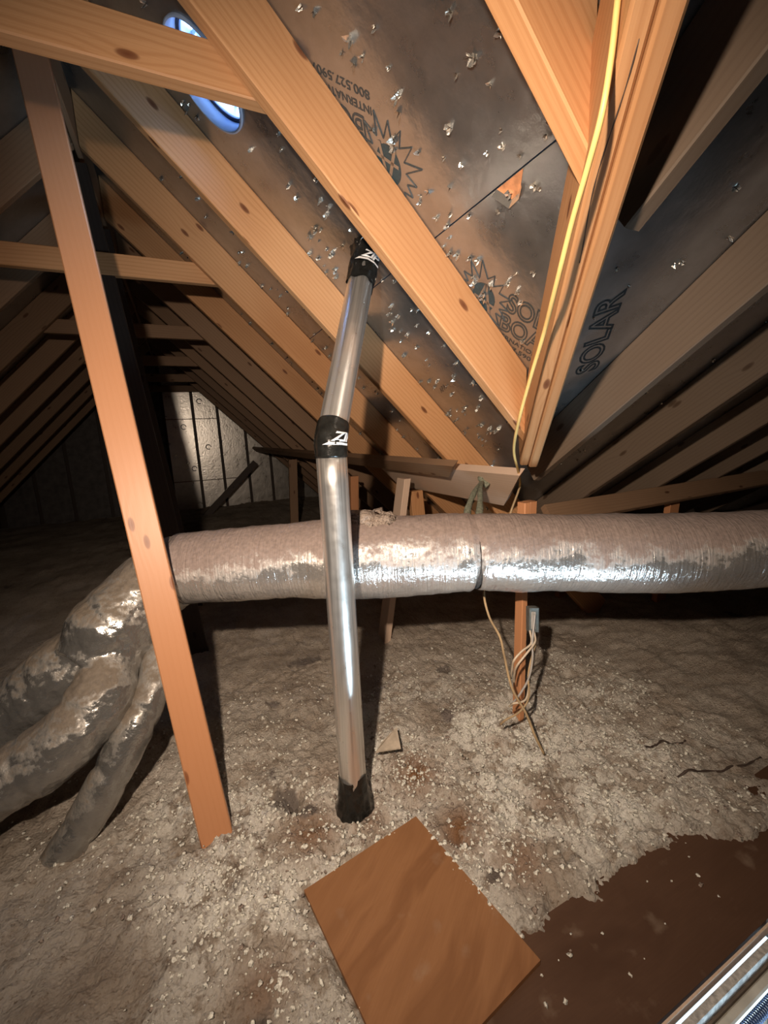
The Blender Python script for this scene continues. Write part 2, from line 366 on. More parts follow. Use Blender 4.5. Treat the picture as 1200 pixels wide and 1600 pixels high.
# ------------------------------------------------------------------ roof deck
def valley_y(x): return (CB - (SX - x)) / 0.717
def ceiling_a():
    obs = []
    # polygon in (u,v); valley: x from v
    xr = RIDX; vr = (2 * xr - SX) / S2
    def vx(v): return SX / 2 + v / S2
    vs_seam = 0.1165; ve = (2 * 2.35 - SX) / S2
    out1 = [(YG, vr), (valley_y(vx(vr)), vr), (valley_y(vx(vs_seam)), vs_seam - 0.0015), (YG, vs_seam - 0.0015)]
    out2 = [(YG, vs_seam + 0.0015), (valley_y(vx(vs_seam)), vs_seam + 0.0015), (valley_y(vx(ve)), ve), (YG, ve)]
    for out, hole in ((out1, True), (out2, False)):
        bm = bmesh.new(); ed = []
        def loop(ps):
            v = [bm.verts.new(A(*p)) for p in ps]
            for i in range(len(v)): ed.append(bm.edges.new((v[i], v[(i + 1) % len(v)])))
        loop(out)
        if hole: loop([(1.43 + 0.122 * math.cos(a), -0.57 + 0.122 * math.sin(a)) for a in [2 * math.pi * k / 48 for k in range(48)]])
        bmesh.ops.triangle_fill(bm, edges=ed, use_beauty=True)
        r = bmesh.ops.extrude_face_region(bm, geom=bm.faces[:])
        bmesh.ops.translate(bm, verts=[g for g in r['geom'] if isinstance(g, bmesh.types.BMVert)], vec=NA * 0.012)
        bmesh.ops.recalc_face_normals(bm, faces=bm.faces)
        bm.verts.ensure_lookup_table(); bm.verts.index_update()
        o = link('ceiling', [v.co.copy() for v in bm.verts], [tuple(v.index for v in f.verts) for f in bm.faces], M['deckfoil'])
        bm.free(); obs.append(o)
    return obs
ceil_up, ceil_low = ceiling_a()
tag(ceil_up, 'foil-faced roof deck above the seam on the right-hand slope', None, None, 'structure')
tag(ceil_low, 'foil-faced roof deck below the seam with printed letters', None, None, 'structure')
# dark roofing felt behind the seam
x0, x1, yb = RIDX, 6.0, -1.0
ye = 2.9
c = slab('ceiling', [Bp(RIDX, valley_y(RIDX)), Bp(2.35, valley_y(2.35)), Bp(6, valley_y(2.35)), Bp(6, valley_y(RIDX))], NB * 0.012, M['deckfoil'])
tag(c, 'dim foil-faced roof deck right of the valley beam', None, None, 'structure'); ceil_b = c
c = slab('ceiling', [(RIDX, YG, RIDZ), (RIDX, -4, RIDZ), (-2.75, -4, -1.105), (-2.75, YG, -1.105)], V((-1, 0, 1)).normalized() * 0.012, M['deckfoil'])
tag(c, 'dark roof deck of the left-hand slope', None, None, 'structure')
yv = valley_y(RIDX)
c = slab('ceiling', [(RIDX, yv, RIDZ), (6, yv, RIDZ), (6, yv - 3.3, RIDZ - 2.4), (RIDX, yv - 3.3, RIDZ - 2.4)], V((0, -1, 1)).normalized() * 0.012, M['oldpine'])
tag(c, 'roof deck behind the viewer', None, None, 'structure')
c = slab('wall_right', [(6, -4, -1.2), (6, 3.1, -1.2), (6, 3.1, -1.0), (6, yv, RIDZ), (6, -4, -1)], (0.02, 0, 0), M['darkwood']); tag(c, kind='structure')

# gable wall: dark backing and foil faced panels with open joints
c = slab('wall_back', [(-2.75, YG + 0.03, -1.2), (2.3, YG + 0.03, -1.2), (2.3, YG + 0.03, -1.1), (RIDX, YG + 0.03, RIDZ), (-2.75, YG + 0.03, -1.1)], (0, 0.03, 0), M['darkwood']); tag(c, 'dark gable wall behind the foil panels', kind='structure')
edges = [-2.3, -1.9, -1.5, -1.05, -0.62, -0.215, 0.195, 0.545, 0.935, 1.3, 1.7, 2.1]
def zr(x): return min(SX - x, SC + x) - 0.02
for i in range(len(edges) - 1):
    a, b_ = edges[i] + 0.022, edges[i + 1] - 0.022
    pts = [(a, YG, -1.15), (b_, YG, -1.15), (b_, YG, zr(b_))]
    if a < RIDX < b_: pts.append((RIDX, YG, RIDZ - .02))
    pts.append((a, YG, zr(a)))
    if zr(a) < -1.1 or zr(b_) < -1.1: continue
    o = slab('foil_wall_panel' if i > 4 else 'wall_panel', pts, (0, 0.012, 0), M['wallfoil'] if i > 4 else M['dullwall'])  # left panels get a darker, rougher colour than the foil ones
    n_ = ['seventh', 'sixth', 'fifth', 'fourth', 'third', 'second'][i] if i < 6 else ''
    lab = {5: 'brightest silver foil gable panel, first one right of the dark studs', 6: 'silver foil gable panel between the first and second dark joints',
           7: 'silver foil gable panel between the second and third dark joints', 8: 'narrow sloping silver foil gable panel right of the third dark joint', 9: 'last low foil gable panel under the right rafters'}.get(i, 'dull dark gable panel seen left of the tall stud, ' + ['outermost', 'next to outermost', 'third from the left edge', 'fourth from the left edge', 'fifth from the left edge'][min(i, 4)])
    tag(o, lab, 'wall panel', 'panels of the gable wall')
    if i in (5, 6, 7):   # seam strips and ring marks printed on the foil
        for zz in (0.33, -0.62):
            if zr(b_) > zz: link('foil_seam', [(a, YG - .002, zz), (b_, YG - .002, zz), (b_, YG - .002, zz + .012), (a, YG - .002, zz + .012)], [(0, 1, 2, 3)], M['inkfaint'], o)
        for (xx, zz) in ((0.04, 0.22), (0.12, -0.42)) if i == 5 else ((0.30, 0.60), (0.36, -0.1)) if i == 6 else ():
            rp = [V((xx + .035 * math.cos(t), YG - .003, zz + .035 * math.sin(t))) for t in [2 * math.pi * k / 20 * .85 for k in range(21)]]
            tube('ring_mark', rp, .006, M['ink'], o, seg=5)

# ------------------------------------------------------------------ rafters
FA0, dY = 1.04, 0.61
g = 'rafters of the right-hand slope'
ordn = ['third', 'fourth', 'fifth', 'sixth', 'seventh', 'eighth', 'ninth', 'tenth', 'eleventh']
for k in range(-1, 10):
    y = FA0 + dY * k + 0.019
    p0 = V((RIDX + 0.01, y, 1.05 - RIDX - 0.01)); p1 = V((2.15, y, 1.05 - 2.15))
    kw = dict(cut0=((1, 0, 0), RIDX + 0.012))
    mt = M['pine']
    if k <= 0:      # jack rafters die on the valley beam: plumb cut along the beam
        dv = V((1.37, -1, 0)).normalized(); pv = V((0.595, 0.520, 0))
        kw['cut1'] = (dv, dv.dot(pv)); mt = M['pine']
        lab = 'wide golden pine rafter running down past the vent pipe cap, oval knot in its middle' if k == 0 else 'short pine rafter at the top right landing on the valley beam beside the yellow cable'
    else: lab = ('greyish weathered pine rafter touched by blue daylight, behind the vent pipe' if k == 1 else 'pine rafter of the right slope, %s from the viewer' % ordn[k - 2])
    if k == 0: p1 = V((1.15, y, 1.05 - 1.15))
    if k == -1: y = 0.511; p0.y = y; p1 = V((.9, y, .15))
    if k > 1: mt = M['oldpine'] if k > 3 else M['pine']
    board('rafter', p0, p1, NA * 0.0705, (0, 0.019, 0), mt, lab, 'rafter', g, **kw)
# left slope rafters
NL = V((-1, 0, 1)).normalized()
for k in range(-1, 10):
    y = FA0 + dY * k + 0.019
    p0 = V((RIDX - 0.01, y, 1.545 + RIDX - 0.01)); p1 = V((-2.55, y, 1.545 - 2.55))
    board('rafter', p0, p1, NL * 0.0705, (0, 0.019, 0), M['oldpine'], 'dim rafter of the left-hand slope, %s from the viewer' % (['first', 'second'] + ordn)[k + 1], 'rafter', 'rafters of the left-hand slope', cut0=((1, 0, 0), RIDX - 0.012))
board('ridge_board', (RIDX, -3.9, 1.27), (RIDX, YG, 1.27), (0, 0, 0.09), (0.0095, 0, 0), M['oldpine'], 'thin ridge board where the two slopes meet', 'ridge board')
# collar ties: 2x4 on edge, fixed to every other pair of rafters
for k in range(6):
    y = FA0 + 2 * dY * k + 0.038 + 0.0195
    if k == 5: y -= 0.06
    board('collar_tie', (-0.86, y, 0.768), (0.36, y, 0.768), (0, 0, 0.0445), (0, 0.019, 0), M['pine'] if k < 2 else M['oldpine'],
          ['near collar tie crossing the top left, stained pale along its edge', 'second collar tie, crossing behind the leaning stud', 'third collar tie from the viewer', 'fourth collar tie from the viewer', 'fifth collar tie from the viewer', 'last collar tie just above the foil gable'][k], 'collar tie', 'collar ties',
          cut0=((1, 0, -1), -1.645 + 0.025), cut1=((1, 0, 1), 1.15 - 0.025))
# ------------------------------------------------------------------ valley beam (two plies)
vdir = V((1, 1.36, -0.985)).normalized()
side = V((1.36, -1, 0)).normalized()
upv = side.cross(vdir).normalized()
if upv.z < 0: upv = -upv
VB = V((0.638, 0.504, 0.292))              # a point on the middle of its underside
t = empty('valley_beam', VB + vdir * 0.7); tag(t, 'doubled rough pine valley beam running up from the duct to the top right', 'beam')
q0 = VB - vdir * 0.75; q1 = VB + vdir * 0.85
for s, hh, mt in ((-1, 0.078, M['pine']), (1, 0.080, M['pine'])):
    c0 = q0 + side * (s * 0.0142 - 0.022) + upv * (hh + 0.008 * (s < 0)); c1 = q1 + side * (s * 0.0142 - 0.022) + upv * (hh + 0.008 * (s < 0))
    board('ply', c0, c1, upv * hh, side * 0.0138, mt, parent=t, ch=0.004)
# split along the underside
sp = [VB + vdir * d + upv * 0.0082 + side * (-0.036 + 0.004 * math.sin(d * 23)) for d in [x * 0.02 - 0.22 for x in range(15)]]
tube('crack', catmull(sp, 2), [0.0006 + 0.0006 * abs(math.sin(i * .7)) for i in range(29)], M['darkwood'], t, seg=6)
# ------------------------------------------------------------------ rafters of the wing (slope B)
for i, (x, lab) in enumerate([(0.725, 'dark rafter of the right wing, first right of the valley beam'), (1.265, 'broad dim rafter with two knots, second right of the valley beam'), (1.80, 'third rafter right of the valley beam'),
                              (2.39, 'fourth rafter right of the valley beam'), (2.95, 'fifth rafter right of the valley beam'), (3.52, 'sixth rafter right of the valley beam'), (4.1, 'last dark rafter at the far right')]):
    ylo = valley_y(min(x, 1.9)) - (0.02 if x < 1.9 else 0)
    n = NB * 0.0705
    p1 = Bp(x + 0.019, ylo + 0.0, 0.0715); p0 = Bp(x + 0.019, yv + 0.05, 0.0715)
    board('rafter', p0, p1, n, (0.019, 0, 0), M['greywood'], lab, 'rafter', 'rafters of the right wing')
# ------------------------------------------------------------------ knee wall under slope A
def strong(name, c, th, mat, label):   # board lying against the rafters' undersides; c = corners (x,y) on plane x+z=s
    pass
def onA(x, y, s): return V((x, y, s - x))
def plank(name, pts, s, mat, label, cat, mats=None):
    p = [onA(x, y, s) for x, y in pts]
    o = slab(name, p, NA * 0.034, mat, uvf=lambda q: (q.y, (q.x - q.z) / S2)); tag(o, label, cat); return o
plank('purlin', [(1.068, 1.165), (1.076, 2.45), (1.24, 2.45), (1.232, 1.44)], 0.897, M['pinkpine'], 'pale pink purlin board with an angled end beside the valley beam', 'board')
plank('purlin', [(0.998, 1.475), (1.0, 7.2), (1.06, 7.2), (1.057, 1.60)], 0.849, M['oldpine'], 'long purlin board running back under the rafters, above the pale one', 'board')
def post(p0, p1, label, mat='stud', wx=0.0445, ty=0.019, grp='short posts under the purlin', name='knee_post'):
    return board(name, p0, p1, (wx, 0, 0), (0, ty, 0), M[mat], label, 'post', grp)
post((0.86, 1.97, -1.15), (1.035, 1.99, -0.24), 'leaning knee post standing behind the duct right of the vent pipe', 'pinkpine', 0.019, 0.0445)
board('brace', (1.16, 2.1, -0.33), (1.13, 1.98, -0.75), (0.0, .02, 0), (.04, 0, 0), M['pine'], 'short orange brace beside the leaning knee post', 'brace')
post((1.02, 2.80, -1.15), (1.06, 2.80, -0.29), 'narrow knee post seen just right of the vent pipe', 'stud', .03)
post((1.0, 4.6, -1.15), (1.05, 4.6, -0.24), 'grey knee post left of the vent pipe, far back', 'oldpine', .0445)
board('brace', (0.95, 6.6, -0.35), (0.1, 6.6, -1.15), V((1, 0, -1)).normalized() * .045, (0, .019, 0), M['darkwood'], 'dark diagonal brace in front of the gable wall', 'brace')
# doubled short post that carries the valley beam
t = empty('valley_post', (1.05, 1.13, -1.1)); tag(t, 'narrow orange post under the valley beam, passing behind the silver duct', 'post')
board('front_ply', (1.045, 1.13, -1.16), (1.075, 1.15, -0.265), (0.0, 0.02, 0), (0.013, 0, 0), M['stud'], parent=t)
board('back_ply', (1.098, 1.155, -0.50), (1.108, 1.155, -0.265), (0.0, 0.02, 0), (0.017, 0, 0), M['stud'], parent=t)
# wing knee wall
board('purlin', (1.55, 1.50, -0.425), (4.6, 1.50, -0.40), (0, 0.03, 0.0445 * 0.9), (0, 0.014, -0.012), M['oldpine'], 'dim purlin running to the right behind the duct', 'board')
board('knee_post', (2.55, 1.56, -1.15), (2.62, 1.56, -0.46), (0.0445, 0, 0), (0, .019, 0), M['stud'], 'knee post rising behind the duct at the far right', 'post', 'short posts under the purlin')
board('knee_post', (2.16, 1.95, -1.15), (2.18, 1.95, -0.7), (0.0445, 0, 0), (0, .019, 0), M['stud'], 'stub of a post below the duct at the right', 'post', 'short posts under the purlin')

# ------------------------------------------------------------------ leaning studs in the middle of the attic
g = 'studs standing under the ridge'
labs = ['tall orange stud leaning across the left side, standing in the insulation', 'stud coloured dark for shade, directly behind the tall orange one', 'third stud, coloured dark for shade, left of the foil gable', 'fourth stud near the foil gable', 'farthest stud before the gable']
for k, (y, y2) in enumerate(((1.14, 1.73), (2.30, 2.335), (2.93, 2.95))):
    board('leaning_stud', (-0.038, y, -1.16), (-0.268, y2, 1.15), (0.0425, 0, 0.0038), (0, 0.019, 0), M['stud'] if k == 0 else M['darkwood'], labs[k], 'stud', g)  # rear studs coloured dark to stand in for the front stud's shadow
board('leaning_stud', (-1.75, 3.2, -1.12), (-2.1, 3.2, -0.6), (0.045, 0, 0.03), (0, 0.019, 0), M['stud'], 'dim reddish stud leaning at the far left', 'stud', g)

# ------------------------------------------------------------------ floor: joist-level boards, insulation, plywood
HX0, HX1, HY0, HY1 = 0.30, 1.064, -0.42, 0.350
def frame_slab(name, X0, X1, Y0, Y1, hx0, hx1, hy0, hy1, z, th, mat):
    xs = [X0, hx0, hx1, X1]; ys = [Y0, hy0, hy1, Y1]; vs_, fs = [], []
    for zz in (z, z - th):
        for yy in ys:
            for xx in xs: vs_.append((xx, yy, zz))
    for j in range(3):
        for i in range(3):
            if i == 1 and j == 1: continue
            a = j * 4 + i; fs.append((a, a + 1, a + 5, a + 4)); fs.append((a + 20, a + 21, a + 17, a + 16))
    for (a, b_) in ((5, 6), (6, 10), (10, 9), (9, 5)): fs.append((a, a + 16, b_ + 16, b_))
    for (a, b_) in ((0, 3), (3, 15), (15, 12), (12, 0)): fs.append((b_, b_ + 16, a + 16, a))
    return link(name, vs_, fs, mat, None, [[(vs_[i][0], vs_[i][1]) for i in f] for f in fs])
o = frame_slab('floor', -2.9, 6.1, -4.2, 7.45, HX0 - .03, HX1 + .03, HY0 - .03, HY1 + .03, -1.17, 0.02, M['darkwood']); tag(o, kind='structure')
o = frame_slab('floor_sheet', 0.12, 1.75, -0.9, 0.585, HX0 - .006, HX1 + .006, HY0 - .006, HY1 + .006, -1.112, 0.016, M['deckply'])
tag(o, 'dark brown plywood floor sheet around the attic hatch', 'plywood sheet')
pc = [(.487, .937), (.142, .885), (.205, .47), (.552, .52)]
o = slab('plywood_offcut', [(x, y, -1.100) for x, y in pc], (0, 0, -0.011), M['ply'], uvf=lambda p: (p.y * .6 + p.x * .75, p.x * .6 - p.y * .75))
tag(o, 'square orange-brown plywood offcut lying in front of the vent pipe', 'plywood')

def f_noise(x, y, s, o=4, H=0.6): return noise.fractal(V((x * s, y * s, 3.7)), H, 2.0, o)
def fresh(x, y):
    d = math.exp(-(((x - 0.75) / 0.75) ** 2 + ((y - 0.95) / 0.5) ** 2)) * 0.9
    d2 = math.exp(-(((x - 0.0) / 0.4) ** 2 + ((y - 1.0) / 0.5) ** 2)) * 0.7
    n = noise.noise(V((x * 5, y * 5, 9.1)))
    return max(0, min(1, max(d, d2) * (1.05 + 1.3 * n)))
PITS = [(.18, 1.16, .035, .03), (.60, .72, .022, .04), (.72, .80, .018, .03), (.55, .84, .02, .02), (.78, .66, .014, .03), (.95, .80, .02, .02), (.02, .84, .02, .025), (-.02, .70, .02, .02), (.05, .62, .025, .025), (.24, .96, .03, .02), (.68, .60, .02, .02), (1.0, .98, .03, .02), (.22, 1.62, .05, .02), (.45, 1.55, .04, .02)]
GRIME = [(.42, 1.92, .09, .035), (.155, 1.17, .05, .04), (.21, 1.10, .04, .03), (-.0, .66, .035, .05), (-.06, .61, .03, .03), (.58, .70, .03, .02), (.98, 1.55, .04, .03), (.22, 1.68, .03, .02)]
SOIL = [(.56, 1.08, .10, 1), (.20, 1.03, .09, .9), (.58, .84, .08, 1), (.36, .98, .07, .8), (.66, .70, .08, .8), (.02, .74, .07, .7), (.86, .80, .07, .6), (.30, 1.2, .05, .4), (.88, 1.06, .05, .5)]
def soil(x, y):
    v = 0
    for (a, b_, r, k) in SOIL: v = max(v, k * math.exp(-((x - a) ** 2 + (y - b_) ** 2) / r ** 2))
    return v
def grime(x, y):
    v = 0; q = 1 + .9 * noise.noise(V((x * 40, y * 40, 3)))
    for (a, b_, r1, r2) in GRIME: v = max(v, math.exp(-(((x - a) / r1) ** 2 + ((y - b_) / r2) ** 2) * q))
    return max(0, min(1, (v - .35) * 4))
def hgt(x, y):
    h = -1.10 + 0.022 * f_noise(x, y, 1.7) + 0.012 * f_noise(x, y, 7)
    fr = fresh(x, y) * 0.6 + 0.25
    tb = noise.turbulence(V((x * 26, y * 26, 1.3)), 3, False)
    h -= (0.020 * tb) * fr
    w1 = noise.noise(V((x * 22, y * 22, 2.2))) * .25
    v1 = noise.voronoi(V((x * 27 + w1, y * 27 + w1, 0.3)))[0][0]; v2 = noise.voronoi(V((x * 72 + w1, y * 72 - w1, 0.7)))[0][0]
    h += fr * (0.028 * (0.6 - v1) + 0.013 * (0.6 - v2) + 0.006 * noise.noise(V((x * 150, y * 150, 0)))) + 0.004 * noise.fractal(V((x * 60, y * 60, 6)), 0.5, 2.0, 3)
    for (px_, py_, pr, pd) in PITS: 
        dd = ((x - px_) ** 2 + (y - py_) ** 2) / pr ** 2
        if dd < 4: h -= pd * math.exp(-dd)
    if y > 1.7: h += min(0.05, (y - 1.7) * 0.03)
    h += 0.05 * math.exp(-(((x - 1.05) / 0.3) ** 2 + ((y - 1.25) / 0.2) ** 2)) * 0
    # kept low round the vent foot and below the offcut / sheet
    rg = 0.025 * noise.noise(V((x * 14, y * 14, 5))) + 0.035 * noise.noise(V((x * 5, y * 5, 8))) + 0.016 * noise.noise(V((x * 45, y * 45, 8))) + 0.010 * noise.noise(V((x * 100, y * 100, 8)))
    e = 0.585 + rg - (0.09 * max(0, min(1, (x - 0.95) / 0.3)))
    if x > 0.14 + rg and y < e: h = min(h, -1.104 - min(0.06, (e - y) * 1.2))
    a = V((.345, .052)).normalized(); ux = (x - .142) * a.x + (y - .885) * a.y; uy = (x - .142) * a.y - (y - .885) * a.x
    m_ = min(ux + .01, .349 - ux + 0.01, uy + .01)
    if m_ > -0.012 and y > .45: h = min(h, -1.103 - max(0, (m_ + rg * .8)) * 0.9)
    return h
xs = []; x = -2.75
while x < 5.9: xs.append(x); x += (0.0045 if -0.35 < x < 1.35 else 0.008) if -0.75 < x < 1.7 else (0.02 if -1.3 < x < 2.6 else 0.08)
ys = []; y = 0.10
while y < 7.3: ys.append(y); y += (0.0045 if 0.45 < y < 1.3 else 0.008) if 0.40 < y < 1.9 else (0.018 if y < 2.6 else 0.09)
vs_ = []; fr_ = []; so_ = []; gr_ = []
for y in ys:
    for x in xs: vs_.append((x, y, hgt(x, y))); fr_.append(fresh(x, y)); so_.append(soil(x, y)); gr_.append(grime(x, y))
nx = len(xs); fs = []
for j in range(len(ys) - 1):
    for i in range(nx - 1):
        cx, cy = xs[i], ys[j]
        if 0.2 < cx < 1.3 and cy < 0.44: continue
        hz = vs_[j * nx + i][2]
        if (cx + hz > 1.14 and hz + .717 * cy > .88) or hz - cx > 1.63: continue
        fs.append((j * nx + i, j * nx + i + 1, (j + 1) * nx + i + 1, (j + 1) * nx + i))
ins = link('insulation', vs_, fs, M['insul'], None, None, True)
at_ = ins.data.attributes.new('fresh', 'FLOAT', 'POINT'); at_.data.foreach_set('value', fr_)
at_ = ins.data.attributes.new('soil', 'FLOAT', 'POINT'); at_.data.foreach_set('value', so_)
at_ = ins.data.attributes.new('grime', 'FLOAT', 'POINT'); at_.data.foreach_set('value', gr_)
tag(ins, 'dirty off-white blown insulation covering the attic floor', 'insulation', None, 'stuff')
# loose clumps
ico = bmesh.new(); bmesh.ops.create_icosphere(ico, subdivisions=2, radius=1); iv = [v.co.copy() for v in ico.verts]; ifc = [tuple(v.index for v in f.verts) for f in ico.faces]; ico.free()
def clumps(name, n, mat, f, rmin, rmax, label):
    vv, ff = [], []; c = 0; tries = 0
    while c < n and tries < n * 30:
        tries += 1
        x = random.uniform(-0.6, 1.7); y = random.uniform(0.42, 1.8)
        if random.random() > f(x, y): continue
        r = rmin + (rmax - rmin) * random.random() ** 2.5
        z = hgt(x, y); 
        if z < -1.108 and random.random() < 0.93: continue
        z = max(z, -1.101) if z > -1.108 else max(z, -1.110)
        sx, sy, sz = (random.uniform(.7, 1.3) for _ in range(3)); o = len(vv); off = random.random() * 90
        for v in iv:
            k = 1 + 0.9 * noise.noise(v * 1.9 + V((off, 0, 0))) + 0.5 * noise.noise(v * 4.5 + V((off, 3, 0)))
            vv.append((x + v.x * r * sx * k, y + v.y * r * sy * k, z + r * 0.05 + v.z * r * sz * k * .8))
        ff += [tuple(i + o for i in t_) for t_ in ifc]; c += 1
    ob = link(name, vv, ff, mat, None, None, True); tag(ob, label, 'insulation', None, 'stuff')
clumps('insulation_clumps', 8000, M['fluff'], lambda x, y: fresh(x, y) ** 1.3 + 0.01, 0.0012, 0.0060, 'pale fluffy clumps of insulation scattered around the vent foot and plywood')
clumps('dirt_clumps', 700, M['dustfluff'], lambda x, y: 0.1 + 0.9 * math.exp(-(((x - .5) / .35) ** 2 + ((y - 1.0) / .15) ** 2)), 0.002, 0.006, 'brown crumbs of old insulation around the plywood offcut')
o = slab('paper_scrap', [(.46, 1.16, -1.045), (.50, 1.20, -1.052), (.57, 1.22, -1.03), (.54, 1.13, -1.04)], (0, 0, .0015), M['paper']); tag(o, 'curled grey paper scrap on the insulation right of the vent foot', 'paper')
for (a_, b_, lab) in (((1.30, .80), (1.47, .77), 'short dark twig on the insulation at the right'), ((1.22, .68), (1.62, .61), 'longer dark splinter below the short twig at the right')):
    pts = [V((a_[0] + (b_[0] - a_[0]) * k / 9 + random.uniform(-.006, .006), a_[1] + (b_[1] - a_[1]) * k / 9 + random.uniform(-.006, .006), 0)) for k in range(10)]
    for p in pts: p.z = hgt(p.x, p.y) + 0.004
    tag(tube('splinter', catmull(pts, 3), [.0022 + .002 * math.sin(i) ** 2 for i in range(28)], M['darkwood'], seg=6), lab, 'splinter', 'dark splinters on the insulation')

# ------------------------------------------------------------------ attic hatch
t = empty('attic_hatch', (HX1, HY1, -1.12)); tag(t, 'pull-down attic hatch frame at the bottom right corner', 'attic hatch')
def box(x0, x1, y0, y1, z0, z1): return board_geo(V(((x0 + x1) / 2, y0, (z0 + z1) / 2)), V(((x0 + x1) / 2, y1, (z0 + z1) / 2)), ((x1 - x0) / 2, 0, 0), (0, 0, (z1 - z0) / 2), ch=0.001)
def ringbox(x0, x1, y0, y1, w_, z0, z1):
    return join_geo([box(x0, x1, y1 - w_, y1, z0, z1), box(x0, x1, y0, y0 + w_, z0, z1), box(x0, x0 + w_, y0 + w_, y1 - w_, z0, z1), box(x1 - w_, x1, y0 + w_, y1 - w_, z0, z1)])
v, f, u = ringbox(HX0, HX1, HY0, HY1, .004, -1.130, -1.106); link('rim', v, f, M['pinkpine'], t, u)
v, f, u = ringbox(HX0 + .011, HX1 - .011, HY0 + .011, HY1 - .011, .013, -1.42, -1.122); link('jamb', v, f, M['hatchgrey'], t, u)
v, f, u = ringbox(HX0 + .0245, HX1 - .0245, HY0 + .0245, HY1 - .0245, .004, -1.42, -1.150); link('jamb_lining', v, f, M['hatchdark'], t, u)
t2 = empty('folding_ladder', (HX1 - .1, HY1 - .1, -1.35)); tag(t2, 'pale wooden attic ladder rail with coil spring inside the hatch', 'ladder')
o = board('rail', (HX0 + .05, 0.3125, -1.175), (1.0, 0.3125, -1.175), (0, 0.0085, 0), (0, 0, 0.02), M['rail'], parent=t2)
pts = []
L = .72; turns = 120
for k in range(turns * 10 + 1):
    a = 2 * math.pi * k / 10; pts.append(V((HX0 + .05 + L * k / (turns * 10), 0.290 + .009 * math.cos(a), -1.155 + .009 * math.sin(a))))
tube('spring', pts, .0014, M['spring'], t2, seg=5, smooth=False)
board('bracket', (1.01, .32, -1.165), (1.01, .26, -1.165), (.012, 0, 0), (0, 0, .006), M['rail'], parent=t2)
# hall below
for nm, pts in (('floor', [(-.6, -2.4, -3.6), (2.2, -2.4, -3.6), (2.2, 1.4, -3.6), (-.6, 1.4, -3.6)]),):
    tag(slab(nm, pts, (0, 0, -.02), M['whitepaint']), 'hall floor seen through the hatch', kind='structure')
hx = [(HX0 - .03, HX1 + .03, HY0 - .03, HY1 + .03)]
for nm, pts, th in (('wall_left', [(-.6, -2.4, -3.6), (-.6, 1.4, -3.6), (-.6, 1.4, -1.25), (-.6, -2.4, -1.25)], (-.02, 0, 0)), ('wall_right', [(2.2, -2.4, -3.6), (2.2, 1.4, -3.6), (2.2, 1.4, -1.25), (2.2, -2.4, -1.25)], (.02, 0, 0)),
                    ('wall_front', [(-.6, -2.4, -3.6), (2.2, -2.4, -3.6), (2.2, -2.4, -1.25), (-.6, -2.4, -1.25)], (0, -.02, 0)), ('wall_back', [(-.6, 1.4, -3.6), (2.2, 1.4, -3.6), (2.2, 1.4, -1.25), (-.6, 1.4, -1.25)], (0, .02, 0))):
    tag(slab(nm, pts, th, M['whitepaint']), 'white hall wall below the hatch', kind='structure')

# ------------------------------------------------------------------ vent pipe
VX, VY, R = 0.34, 1.05, 0.0385
elbow = V((VX, VY, -0.015)); topp = V((0.588, 1.335, 0.552)); foot = V((VX, VY, -1.10))
tv_ = empty('vent_pipe', foot); tag(tv_, 'bent silver metal vent pipe rising from the insulation to the roof deck', 'vent pipe')
tube('lower_pipe', [foot + V((0, 0, -.02 + k * (1.085) / 12)) for k in range(13)], R + .001, M['pipe'], tv_, seg=48)
ud = (topp - elbow).normalized()
tube('upper_pipe', [elbow + ud * (k * (topp - elbow).length / 12) for k in range(13)], R - .0005, M['pipe'], tv_, seg=48)
# elbow tape band
bp = [elbow + V((0, 0, -0.040)), elbow + V((0, 0, -0.02)), elbow + V((0, 0, -.004)), elbow + ud * 0.018, elbow + ud * 0.036, elbow + ud * 0.05]
bp = catmull(bp, 4)
def wr(i, s, a, p): return 0.0016 * noise.noise(p * 60) + 0.0008 * noise.noise(p * 160)
band = tube('elbow_tape', bp, R + .0035, M['tape'], tv_, seg=64, disp=wr)
def flare(name, base, axis, L, r0, r1, seed, mat, jag=0.012, n=14, bulge=0.006):
    pts = [base + axis * (L * k / n) for k in range(n + 1)]
    rr = [r0 + (r1 - r0) * (k / n) ** 1.4 for k in range(n + 1)]
    def d(i, s, a, p):
        q = V((math.cos(a) * 1.3, math.sin(a) * 1.3, i * .12 + seed))
        return bulge * noise.noise(q * 1.7) + 0.004 * noise.noise(q * 5) * (0.3 + i / n) + 0.0015 * noise.noise(p * 90)
    v, f, u = tube_geo(pts, rr, 56, disp=d, cap=False)
    # ragged free edge at the first ring
    for k in range(56):
        a = 2 * math.pi * k / 56
        v[k] = v[k] + axis * (jag * noise.noise(V((math.cos(a) * 1.1, math.sin(a) * 1.1, seed * 3))) - jag * .3)
    return link(name, v, f, mat, tv_, u, True)
cap_ = flare('roof_tape', topp - ud * 0.125, ud, 0.145, R + .003, R + .010, 2.2, M['tape'], 0.035, bulge=.008)
ft = flare('base_tape', foot + V((0, 0, .115)), V((0, 0, -1)), 0.115, R + .003, R + .018, 5.1, M['tape'], 0.014, bulge=.007)
